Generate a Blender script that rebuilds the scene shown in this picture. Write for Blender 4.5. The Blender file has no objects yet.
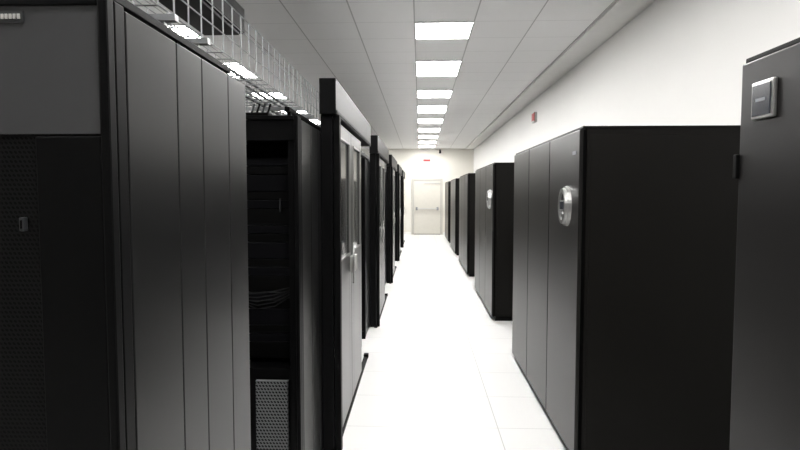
import bpy, bmesh, math
from mathutils import Vector, Matrix
D=bpy.data; C=bpy.context
C.scene.view_settings.view_transform='Standard'

# ------------------------------------------------ materials
def newmat(name):
    m=D.materials.new(name); m.use_nodes=True
    nt=m.node_tree; b=nt.nodes['Principled BSDF']
    return m,nt,b
def mat(name,col,rough=.5,metal=0,var=.06,scale=8,spec=.5,bump=0,bscale=400):
    m,nt,b=newmat(name)
    tc=nt.nodes.new('ShaderNodeTexCoord'); n=nt.nodes.new('ShaderNodeTexNoise')
    n.inputs['Scale'].default_value=scale; n.inputs['Detail'].default_value=4
    nt.links.new(tc.outputs['Object'],n.inputs['Vector'])
    r=nt.nodes.new('ShaderNodeMapRange')
    r.inputs['To Min'].default_value=1-var; r.inputs['To Max'].default_value=1+var
    nt.links.new(n.outputs['Fac'],r.inputs['Value'])
    h=nt.nodes.new('ShaderNodeVectorMath'); h.operation='SCALE'
    h.inputs[0].default_value=col; nt.links.new(r.outputs[0],h.inputs['Scale'])
    nt.links.new(h.outputs[0],b.inputs['Base Color'])
    b.inputs['Roughness'].default_value=rough; b.inputs['Metallic'].default_value=metal
    b.inputs['Specular IOR Level'].default_value=spec
    if bump:
        n2=nt.nodes.new('ShaderNodeTexNoise'); n2.inputs['Scale'].default_value=bscale
        nt.links.new(tc.outputs['Object'],n2.inputs['Vector'])
        bp=nt.nodes.new('ShaderNodeBump'); bp.inputs['Strength'].default_value=bump; bp.inputs['Distance'].default_value=.001
        nt.links.new(n2.outputs['Fac'],bp.inputs['Height']); nt.links.new(bp.outputs[0],b.inputs['Normal'])
    return m
def tilemat(name,col,line,size,ox,oy,lw,rough,spec=.5,cross=.6):
    m,nt,b=newmat(name)
    g=nt.nodes.new('ShaderNodeNewGeometry'); s=nt.nodes.new('ShaderNodeSeparateXYZ')
    nt.links.new(g.outputs['Position'],s.inputs[0])
    outs=[]
    for ax,o in (('X',ox),('Y',oy)):
        a=nt.nodes.new('ShaderNodeMath'); a.operation='SUBTRACT'; a.inputs[1].default_value=o
        nt.links.new(s.outputs[ax],a.inputs[0])
        p=nt.nodes.new('ShaderNodeMath'); p.operation='PINGPONG'; p.inputs[1].default_value=size/2
        nt.links.new(a.outputs[0],p.inputs[0])
        q=nt.nodes.new('ShaderNodeMath'); q.operation='LESS_THAN'; q.inputs[1].default_value=lw/2*(1 if ax=='X' else cross)
        nt.links.new(p.outputs[0],q.inputs[0]); outs.append(q)
    mx=nt.nodes.new('ShaderNodeMath'); mx.operation='MAXIMUM'
    nt.links.new(outs[0].outputs[0],mx.inputs[0]); nt.links.new(outs[1].outputs[0],mx.inputs[1])
    n=nt.nodes.new('ShaderNodeTexNoise'); n.inputs['Scale'].default_value=1.5
    nt.links.new(g.outputs['Position'],n.inputs['Vector'])
    r=nt.nodes.new('ShaderNodeMapRange'); r.inputs['To Min'].default_value=.98; r.inputs['To Max'].default_value=1.02
    nt.links.new(n.outputs['Fac'],r.inputs['Value'])
    sc=nt.nodes.new('ShaderNodeVectorMath'); sc.operation='SCALE'; sc.inputs[0].default_value=col
    nt.links.new(r.outputs[0],sc.inputs['Scale'])
    mix=nt.nodes.new('ShaderNodeMix'); mix.data_type='RGBA'
    nt.links.new(mx.outputs[0],mix.inputs['Factor']); nt.links.new(sc.outputs[0],mix.inputs['A'])
    mix.inputs['B'].default_value=(*line,1)
    nt.links.new(mix.outputs['Result'],b.inputs['Base Color'])
    b.inputs['Roughness'].default_value=rough; b.inputs['Specular IOR Level'].default_value=spec
    return m
def perf(name,col,hole,scale,rough=.4,thr=.33):
    m,nt,b=newmat(name)
    tc=nt.nodes.new('ShaderNodeTexCoord'); s=nt.nodes.new('ShaderNodeSeparateXYZ')
    nt.links.new(tc.outputs['Object'],s.inputs[0])
    c=nt.nodes.new('ShaderNodeCombineXYZ')
    sh=nt.nodes.new('ShaderNodeMath'); sh.operation='MULTIPLY_ADD'; sh.inputs[1].default_value=.5
    nt.links.new(s.outputs['Z'],sh.inputs[0]); nt.links.new(s.outputs['X'],sh.inputs[2])
    nt.links.new(sh.outputs[0],c.inputs[0]); nt.links.new(s.outputs['Z'],c.inputs[1])
    v=nt.nodes.new('ShaderNodeTexVoronoi'); v.voronoi_dimensions='2D'
    v.inputs['Scale'].default_value=scale; v.inputs['Randomness'].default_value=0
    nt.links.new(c.outputs[0],v.inputs['Vector'])
    l=nt.nodes.new('ShaderNodeMath'); l.operation='LESS_THAN'; l.inputs[1].default_value=thr
    nt.links.new(v.outputs['Distance'],l.inputs[0])
    mix=nt.nodes.new('ShaderNodeMix'); mix.data_type='RGBA'
    mix.inputs['A'].default_value=(*col,1); mix.inputs['B'].default_value=(*hole,1)
    nt.links.new(l.outputs[0],mix.inputs['Factor']); nt.links.new(mix.outputs['Result'],b.inputs['Base Color'])
    b.inputs['Roughness'].default_value=rough; b.inputs['Specular IOR Level'].default_value=.08
    return m
def emis(name,col,st):
    m,nt,b=newmat(name)
    b.inputs['Base Color'].default_value=(.9,.9,.9,1)
    b.inputs['Emission Color'].default_value=(*col,1); b.inputs['Emission Strength'].default_value=st
    return m

BLK=mat('rack_black_satin',(.0028,.0028,.003),.4,0,bump=.08,spec=.1)
BLKS=mat('rack_side_satin',(.0065,.0065,.0067),.30,0,spec=.36,bump=.06)
CAB=mat('cabinet_charcoal',(.0072,.0067,.006),.45,0,bump=.08,spec=.1)
CABF=mat('cabinet_door_charcoal',(.0105,.010,.0096),.34,0,bump=.08,spec=.3)
DRK=mat('deep_black',(.0025,.0025,.0025),.5,spec=.08)
SEAM=mat('seam_black',(.0015,.0015,.0015),.8,spec=.05)
PERF=perf('perforated_black',(.009,.009,.009),(.001,.001,.001),110)
PERFL=perf('perforated_grey',(.15,.155,.16),(.006,.006,.006),60)
GREYP=mat('header_grey',(.060,.061,.063),.25)
DOORM=mat('sliding_door_grey',(.068,.068,.066),.3,.3)
ALU=mat('brushed_aluminium',(.36,.36,.35),.3,.8)
WIRE=mat('zinc_wire',(.42,.43,.44),.35,.7)
WHT=mat('white_plastic',(.5,.5,.48),.4)
RED=mat('sign_red',(.38,.02,.02),.5)
WALL=mat('wall_paint',(.78,.775,.755),.7,0,.02,2)
WALLB=mat('far_wall_paint',(.72,.70,.64),.7,0,.02,2)
DOORP=mat('door_cream',(.60,.58,.52),.45)
DOORF=mat('door_frame_cream',(.50,.485,.44),.45)
TRIM=mat('ceiling_trim_white',(.82,.82,.80),.5)
FRM=mat('lamp_frame_white',(.8,.8,.8),.4)
SCR=mat('screen_dark',(.025,.028,.035),.2)
GLS=mat('window_glass_dark',(.010,.011,.012),.08,0,spec=.4)
SERV=mat('server_front',(.005,.005,.006),.35,.1,spec=.15)
CBL=mat('cable_grey',(.22,.23,.25),.5)
CBD=mat('cable_dark',(.028,.03,.032),.5)
CBX=mat('patch_lead_black',(.010,.010,.011),.5)
FLOOR=tilemat('floor_tiles',(.76,.757,.748),(.47,.47,.46),.6,-.06,.2,.006,.34,.35,.8)
CEIL=tilemat('ceiling_tiles',(.90,.902,.905),(.48,.48,.48),.6,-.06,5.75,.013,.45,.5,.4)
LAMP=emis('lamp_diffuser',(1,.985,.968),41)

# ------------------------------------------------ mesh builder
class B:
    def __init__(s): s.bm=bmesh.new(); s.m=[]
    def mi(s,m):
        if m not in s.m: s.m.append(m)
        return s.m.index(m)
    def box(s,x0,x1,y0,y1,z0,z1,m,bev=0):
        r=bmesh.ops.create_cube(s.bm,size=1)
        for v in r['verts']:
            v.co=Vector(((x0+x1)/2+v.co.x*(x1-x0),(y0+y1)/2+v.co.y*(y1-y0),(z0+z1)/2+v.co.z*(z1-z0)))
        fs=set(f for v in r['verts'] for f in v.link_faces); i=s.mi(m)
        for f in fs: f.material_index=i
        if bev:
            es=list(set(e for f in fs for e in f.edges))
            rr=bmesh.ops.bevel(s.bm,geom=es,offset=bev,segments=2,affect='EDGES',profile=.5)
            for f in rr['faces']: f.material_index=i
    def rod(s,p,q,r,m,n=6):
        p=Vector(p);q=Vector(q);d=q-p
        rot=d.to_track_quat('Z','Y').to_matrix().to_4x4()
        M=Matrix.Translation((p+q)/2)@rot
        k=bmesh.ops.create_cone(s.bm,cap_ends=True,segments=n,radius1=r,radius2=r,depth=d.length,matrix=M)
        i=s.mi(m)
        for f in set(f for v in k['verts'] for f in v.link_faces): f.material_index=i; f.smooth=n>8
    def disc(s,c,axis,ry,rz,th,m,seg=32,hole=0):
        i=s.mi(m); c=Vector(c)
        def ring(k,x): return [s.bm.verts.new((c.x+x,c.y+ry*k*math.cos(a*2*math.pi/seg),c.z+rz*k*math.sin(a*2*math.pi/seg))) for a in range(seg)]
        o1=ring(1,0);o2=ring(.97,-th)
        fs=[]
        for a in range(seg):
            b=(a+1)%seg; fs.append(s.bm.faces.new((o1[a],o1[b],o2[b],o2[a])))
        if hole:
            h1=ring(hole,0);h2=ring(hole,-th)
            for a in range(seg):
                b=(a+1)%seg
                fs.append(s.bm.faces.new((o2[a],o2[b],h2[b],h2[a])))
                fs.append(s.bm.faces.new((h2[a],h2[b],h1[b],h1[a])))
        else: fs.append(s.bm.faces.new(o2))
        for f in fs: f.material_index=i
    def done(s,name,loc=(0,0,0),rz=0):
        bmesh.ops.recalc_face_normals(s.bm,faces=s.bm.faces)
        me=D.meshes.new(name); s.bm.to_mesh(me); s.bm.free()
        for m in s.m: me.materials.append(m)
        o=D.objects.new(name,me); C.collection.objects.link(o); o.location=loc; o.rotation_euler[2]=rz
        return o
def inst(o,name,loc,rz=0):
    n=D.objects.new(name,o.data); C.collection.objects.link(n); n.location=loc; n.rotation_euler[2]=rz; return n

# ------------------------------------------------ room
XR=2.07; XL=-6.5; Y0=-5.0; Y1=21.9; H=3.34
def slab(n,a,m):
    b=B(); b.box(*a,m); return b.done(n)
slab('floor',(XL-.1,XR+.1,Y0-.1,Y1+.1,-.1,0),FLOOR)
slab('ceiling',(XL-.1,XR+.1,Y0-.1,Y1+.1,H,H+.1),CEIL)
slab('wall_right',(XR,XR+.1,Y0,Y1,0,H),WALL)
slab('wall_left',(XL-.1,XL,Y0,Y1,0,H),WALL)
# far wall built around its door opening
slab('wall_far',(XL,-.33,Y1,Y1+.1,0,H),WALLB)
slab('wall_far',(.88,XR,Y1,Y1+.1,0,H),WALLB)
slab('wall_far',(-.33,.88,Y1,Y1+.1,2.18,H),WALLB)
slab('wall_near',(XL,XR,Y0-.1,Y0,0,H),WALL)
b=B(); b.box(1.75,XR,Y0,Y1,H-.03,H,TRIM,.004); b.done('trim_1')
b=B(); b.box(XR-.012,XR,Y0,Y1,0,.08,TRIM); b.done('baseboard_right')
b=B(); b.box(XL,-.35,Y1-.012,Y1,0,.08,TRIM); b.box(.9,XR-.012,Y1-.012,Y1,0,.08,TRIM); b.done('baseboard_far')

# far emergency door
b=B(); yf=Y1+.03
b.box(-.328,-.25,yf-.07,yf,0,2.178,DOORF,.005); b.box(.80,.878,yf-.07,yf,0,2.178,DOORF,.005)
b.box(-.25,.80,yf-.07,yf,2.1,2.178,DOORF,.005)
b.box(-.245,.795,yf-.05,yf-.01,.005,2.095,DOORP,.004)
b.box(-.25,.80,yf-.01,yf,.0,2.1,DOORF)
b.box(-.25,.80,yf-.052,yf-.049,0,.02,SEAM)
b.box(-.25,-.243,yf-.052,yf-.04,0,2.1,CBL); b.box(.793,.80,yf-.052,yf-.04,0,2.1,CBL); b.box(-.25,.80,yf-.052,yf-.04,2.09,2.1,CBL)
b.box(-.15,.70,yf-.13,yf-.09,.99,1.03,WHT,.01)
b.box(-.17,-.09,yf-.13,yf-.05,.95,1.07,CBL,.01); b.box(.64,.72,yf-.13,yf-.05,.95,1.07,CBL,.01)
b.box(.15,.75,yf-.09,yf-.05,1.98,2.03,WHT,.005)
b.done('door_1')
yf=Y1
b=B(); b.box(.10,.42,yf-.04,yf,2.82,2.95,WHT,.005); b.box(.13,.39,yf-.045,yf-.038,2.85,2.92,RED); b.done('exit_sign')
b=B(); b.box(.74,.80,yf-.03,yf,3.20,3.30,DRK); b.box(.73,.81,yf-.2,yf-.03,3.15,3.24,DRK,.015); b.rod((.77,yf-.24,3.19),(.77,yf-.2,3.19),.03,SCR,12); b.done('security_camera')
b=B(); b.box(XR-.05,XR,10.1,10.32,2.88,3.06,WHT,.006); b.box(XR-.056,XR-.048,10.11,10.31,2.91,3.04,RED); b.box(XR-.052,XR-.045,10.095,10.11,2.89,3.05,RED); b.done('fire_alarm_sign')

# lights
for X in (.24,-2.7):
    lst=[(5.75,.6),(7.4,.95),(9.5,.7),(11.15,.95),(13.1,.8),(15,.8),(16.9,.8),(18.7,.8),(20.4,.8),(3.9,.7),(2.1,.7),(.3,.7)]
    for y,l in lst:
        b=B(); x0=X-.3;x1=X+.3
        b.box(x0,x0+.015,y,y+l,H-.012,H,FRM);b.box(x1-.015,x1,y,y+l,H-.012,H,FRM)
        b.box(x0+.015,x1-.015,y,y+.015,H-.012,H,FRM);b.box(x0+.015,x1-.015,y+l-.015,y+l,H-.012,H,FRM)
        b.box(x0+.015,x1-.015,y+.015,y+l-.015,H-.007,H,LAMP)
        b.done('ceiling_light_panel')

# ------------------------------------------------ air conditioning cabinets (right)
XF=.908; DP=1.1; W=.745; HC=2.0
def accab(n,kind):
    b=B(); L=W*n
    b.box(.03,DP,0,L,.06,HC-.012,CAB,.004)
    b.box(.05,DP-.02,.02,L-.02,0,.06,DRK)
    b.box(.015,DP,-.004,L+.004,HC-.014,HC,CAB,.003)
    b.box(.06,DP-.05,-.004,0,.10,HC-.05,CAB,.0015)
    for k in range(n):
        a=k*W
        b.box(0,.028,a+.006,a+W-.006,.05,HC-.018,CABF,.005)
        b.box(.02,.04,a-.006 if k else a,a+.006,.06,HC-.02,SEAM)
    b.box(-.004,.001,.07,.14,1.845,1.865,CBL)
    if kind=='oval':
        cy=.25; cz=1.54
        b.disc((0,cy,cz),0,.10,.125,.02,ALU,40)
        b.disc((-.019,cy,cz),0,.09,.112,.018,ALU,40,hole=.76)
        b.disc((-.0195,cy,cz),0,.068,.086,.004,SCR,40)
        b.box(-.034,-.02,cy-.05,cy+.05,cz-.03,cz+.035,ALU,.004); b.box(-.037,-.032,cy-.04,cy+.04,cz-.02,cz+.026,SCR)
        b.disc((-.02,cy,cz-.062),0,.03,.014,.012,ALU,20)
    elif kind=='rect':
        y=L-.125; z=1.865
        b.box(-.012,0,y-.048,y+.048,z-.05,z+.05,ALU,.004)
        b.box(-.015,-.010,y-.039,y+.039,z-.041,z+.041,SCR,.001)
        b.box(-.0165,-.014,y-.02,y+.02,z-.004,z+.004,CBL)
        for zz in (.35,1.66): b.box(-.010,.03,L-.012,L+.006,zz,zz+.07,DRK,.003)
    return b
a1=accab(3,'oval').done('air_conditioning_cabinet',(XF,3.24,0))
inst(a1,'air_conditioning_cabinet',(XF,7.05,0))
a2=accab(3,'plain').done('air_conditioning_cabinet',(XF,10.8,0))
for y in (14.5,18.2): inst(a2,'air_conditioning_cabinet',(XF,y,0))
accab(3,'rect').done('air_conditioning_cabinet',(XF,1.645-3*W,0))

# ------------------------------------------------ server racks (left). local: x 0..-.6, front at y=0 facing -y
RH=2.0
def rack(kind,dep):
    b=B(); w=.6
    b.box(-w+.002,-.014,.03,dep-.02,RH-.03,RH-.004,BLK,.002)
    b.box(-w+.01,-.02,.03,dep-.03,.0,.07,DRK)
    for x0 in (-w+.004,-.05):
        for y0 in (.025,dep-.06): b.box(x0,x0+.045,y0,y0+.04,.0,RH-.005,BLK)
    cuts=[.07,.31,.47,.68,dep] if dep<.9 else [.08,.32,.54,.76,dep]
    for sx in (0,1):
        xa,xb=(-.014,0) if sx==0 else (-w+.0,-w+.014)
        b.box(xa+.004,xb-.004,.02,dep-.01,.04,RH-.02,SEAM)
        b.box(xa,xb,.03,cuts[0]-.002,.02,RH-.003,BLK,.003)
        for a,c in zip(cuts[:-1],cuts[1:]): b.box(xa,xb,a+.0015,c-.0015,.03,RH-.01,BLKS,.003)
    fr=.02
    b.box(-w+.002,-w+.045,0,.03,.03,RH,BLK,.004); b.box(-fr,0,0,.03,.03,RH,BLK,.005)
    b.box(-w+.045,-fr,0,.03,RH-.02,RH,BLK,.003); b.box(-w+.045,-fr,0,.03,.03,.09,BLK,.003)
    if kind=='mesh':
        b.box(-w+.045,-fr,.006,.022,1.735,RH-.02,GREYP)
        b.box(-w+.045,-fr,.010,.022,.09,1.735,PERF)
        b.box(-.15,-fr,.003,.022,.09,1.73,BLK,.002)
        b.box(-.235,-.165,.002,.007,1.948,1.97,CBD)
        for q in range(6): b.box(-.215+.008*q,-.210+.008*q,-.0005,.003,1.955,1.964,WHT)
        b.box(-.226,-.219,-.0005,.003,1.953,1.966,WHT)
        b.box(-.185,-.175,-.003,.010,1.545,1.572,CBD,.002); b.box(-.182,-.178,-.005,-.002,1.55,1.567,DRK,.001)
    else:
        b.box(-w+.045,-.02,.25,.26,.09,RH-.05,DRK)
        b.box(-w+.045,-w+.075,.03,.25,.09,RH-.02,BLK); b.box(-.055,-.02,.02,.25,.09,RH-.02,BLK)
        b.box(-w+.045,-.02,.01,.25,RH-.12,RH-.02,BLK,.002)
        z=.75;k=0
        while z<1.8:
            h=.044 if k%3 else .088
            b.box(-w+.08,-.06,.14,.24,z,z+h-.004,SERV if k%2 else DRK,.002)
            z+=h;k+=1
        b.box(-w+.08,-.06,.06,.2,.12,.72,BLK,.003)
        b.box(-.24,-.075,.04,.06,.30,.66,PERFL)
        for q in range(5):
            pts=[(-.07-.09*t,.115+.004*q,1.13-.035*math.sin(t*math.pi/5*(1+.1*q))*(1+.25*q)-.012*q) for t in range(6)]
            for p0,p1 in zip(pts[:-1],pts[1:]): b.rod(p0,p1,.003,CBX)
        b.box(-.13,-.122,.13,.14,1.52,1.59,CBD,.002)
    b.box(-w+.01,-w/2-.002,dep-.022,dep,.04,RH-.01,PERF,.002); b.box(-w/2+.002,-.01,dep-.022,dep,.04,RH-.01,PERF,.002)
    b.box(-.07,-.045,.02,dep-.02,RH+.025,RH+.045,DRK,.002)
    for y in (.06,dep/2,dep-.09): b.box(-.065,-.05,y,y+.02,RH-.006,RH+.027,DRK)
    b.box(-.42,-.2,.2,.45,RH-.006,RH+.045,DRK,.005)
    return b
XA=-.60
r1=rack('mesh',.86).done('server_rack',(XA,1.07,0))
r2=rack('open',.95).done('server_rack',(XA,2.75,0))
rows=[(1.07,.86),(2.75,.95)]
for k in range(1,4):
    inst(r1,'server_rack',(XA-.605*k,1.07,0)); inst(r2,'server_rack',(XA-.605*k,2.75,0))
P=3.3
for j in range(1,6):
    yb=1.07+P*j+.48; yc=2.75+P*j+.05
    rows.append((yb,.86))
    if yc+.95<Y1-.1: rows.append((yc,.95))
    for k in range(4):
        inst(r1,'server_rack',(XA-.605*k,yb,0))
        if yc+.95<Y1-.1: inst(r2,'server_rack',(XA-.605*k,yc,0))

# ------------------------------------------------ sliding aisle doors
def sdoor():
    b=B()
    b.box(-.10,0,0,2.35,2.09,2.30,BLK,.004)
    b.box(-.004,.004,.02,2.33,2.10,2.115,DRK)
    b.box(-.10,-.03,.04,.14,0,2.09,BLK,.004)
    b.box(-.025,.012,.06,.12,0,2.09,DRK,.003)
    b.box(-.05,-.01,.0,2.1,0,.018,DRK,.002)
    b.box(-.05,-.005,2.05,2.11,0,.04,DRK,.004)
    for a,c in ((.15,.88),(.89,1.58)):
        x0,x1=-.055,-.02
        z0,z1=.03,2.07; wa,wc=a+.12,c-.12; wz0,wz1=1.18,1.97
        b.box(x0,x1,a,wa,z0,z1,DOORM,.003); b.box(x0,x1,wc,c,z0,z1,DOORM,.003)
        b.box(x0,x1,wa,wc,z0,wz0,DOORM,.003); b.box(x0,x1,wa,wc,wz1,z1,DOORM,.003)
        b.box(x0+.012,x1-.01,wa,wc,wz0,wz1,GLS)
        for q in (wa-.012,wc): b.box(x1-.002,x1+.006,q,q+.012,wz0-.012,wz1+.012,ALU)
        for q in (wz0-.012,wz1): b.box(x1-.002,x1+.006,wa,wc,q,q+.012,ALU)
    for y in (.80,.91):
        b.box(-.022,.015,y,y+.06,1.03,1.15,WHT,.008)
    b.rod((.008,.78,.95),(.008,.78,1.25),.008,ALU,12); 
    return b
d1=sdoor().done('sliding_aisle_door',(-.50,3.34,0))
for j in range(1,6):
    y=3.34+P*j
    if y+2.35<Y1: inst(d1,'sliding_aisle_door',(-.50,y,0))

# ------------------------------------------------ wire basket cable tray carried on brackets on the rack tops
x0,x1,z0,z1,y0,y1=-1.02,-.70,2.12,2.31,1.1,20.6
b=B(); r=.0028
n=5
for i in range(n+1):
    x=x0+(x1-x0)*i/n; b.rod((x,y0,z0),(x,y1,z0),r,WIRE,4)
for x in (x0,x1):
    for z in (z0+.065,z0+.13,z1): b.rod((x,y0,z),(x,y1,z),r,WIRE,4)
y=y0
while y<=y1:
    b.rod((x0,y,z0),(x1,y,z0),r,WIRE,4)
    for x in (x0,x1): b.rod((x,y,z0),(x,y,z1),r,WIRE,4)
    y+=.1
for q in range(5):
    b.rod((x0+.05+.045*q,y0+.05,z0+.011),(x0+.05+.045*q,y1-.1,z0+.011),.007,DRK if q%2 else CBD,6)
b.done('wire_cable_tray')
for (ry,dep) in rows:
    b=B()
    for q in (.50,dep-.12):
        yy=ry+q
        b.box(x0-.02,x1+.02,yy-.012,yy+.012,z0-.022,z0-.004,WIRE)
        for x in (x0+.02,x1-.02): b.box(x-.008,x+.008,yy-.008,yy+.008,1.997,z0-.02,WIRE)
    b.done('cable_tray_bracket')
    b=B()
    for q in range(4):
        px=-.84-.03*q
        b.rod((px,ry+.33,2.051),(px+.01,ry+.36,z0-.008),.006,CBD if q%2 else DRK,6)
    b.done('cable_bundle')
# black overhead busbar trunking hung from ceiling
b=B(); b.box(-1.42,-1.15,2.0,3.7,2.66,2.82,DRK,.006); b.box(-1.40,-1.17,2.05,3.65,2.64,2.66,BLK,.003)
for y in (2.05,2.4): b.box(-1.33,-1.27,y,y+.03,2.82,H,DRK)
b.done('overhead_busbar_trunking')

# ------------------------------------------------ camera
cam=D.cameras.new('camera'); cam.lens=25.2; cam.sensor_width=36; cam.clip_start=.05
co=D.objects.new('camera',cam); C.collection.objects.link(co)
co.location=(0,0,1.62); co.rotation_euler=(math.radians(90-3.27),0,math.radians(2.05))
C.scene.camera=co
w=D.worlds.new('world'); w.use_nodes=True; w.node_tree.nodes['Background'].inputs[0].default_value=(.8,.85,.9,1)
w.node_tree.nodes['Background'].inputs[1].default_value=.3; C.scene.world=w
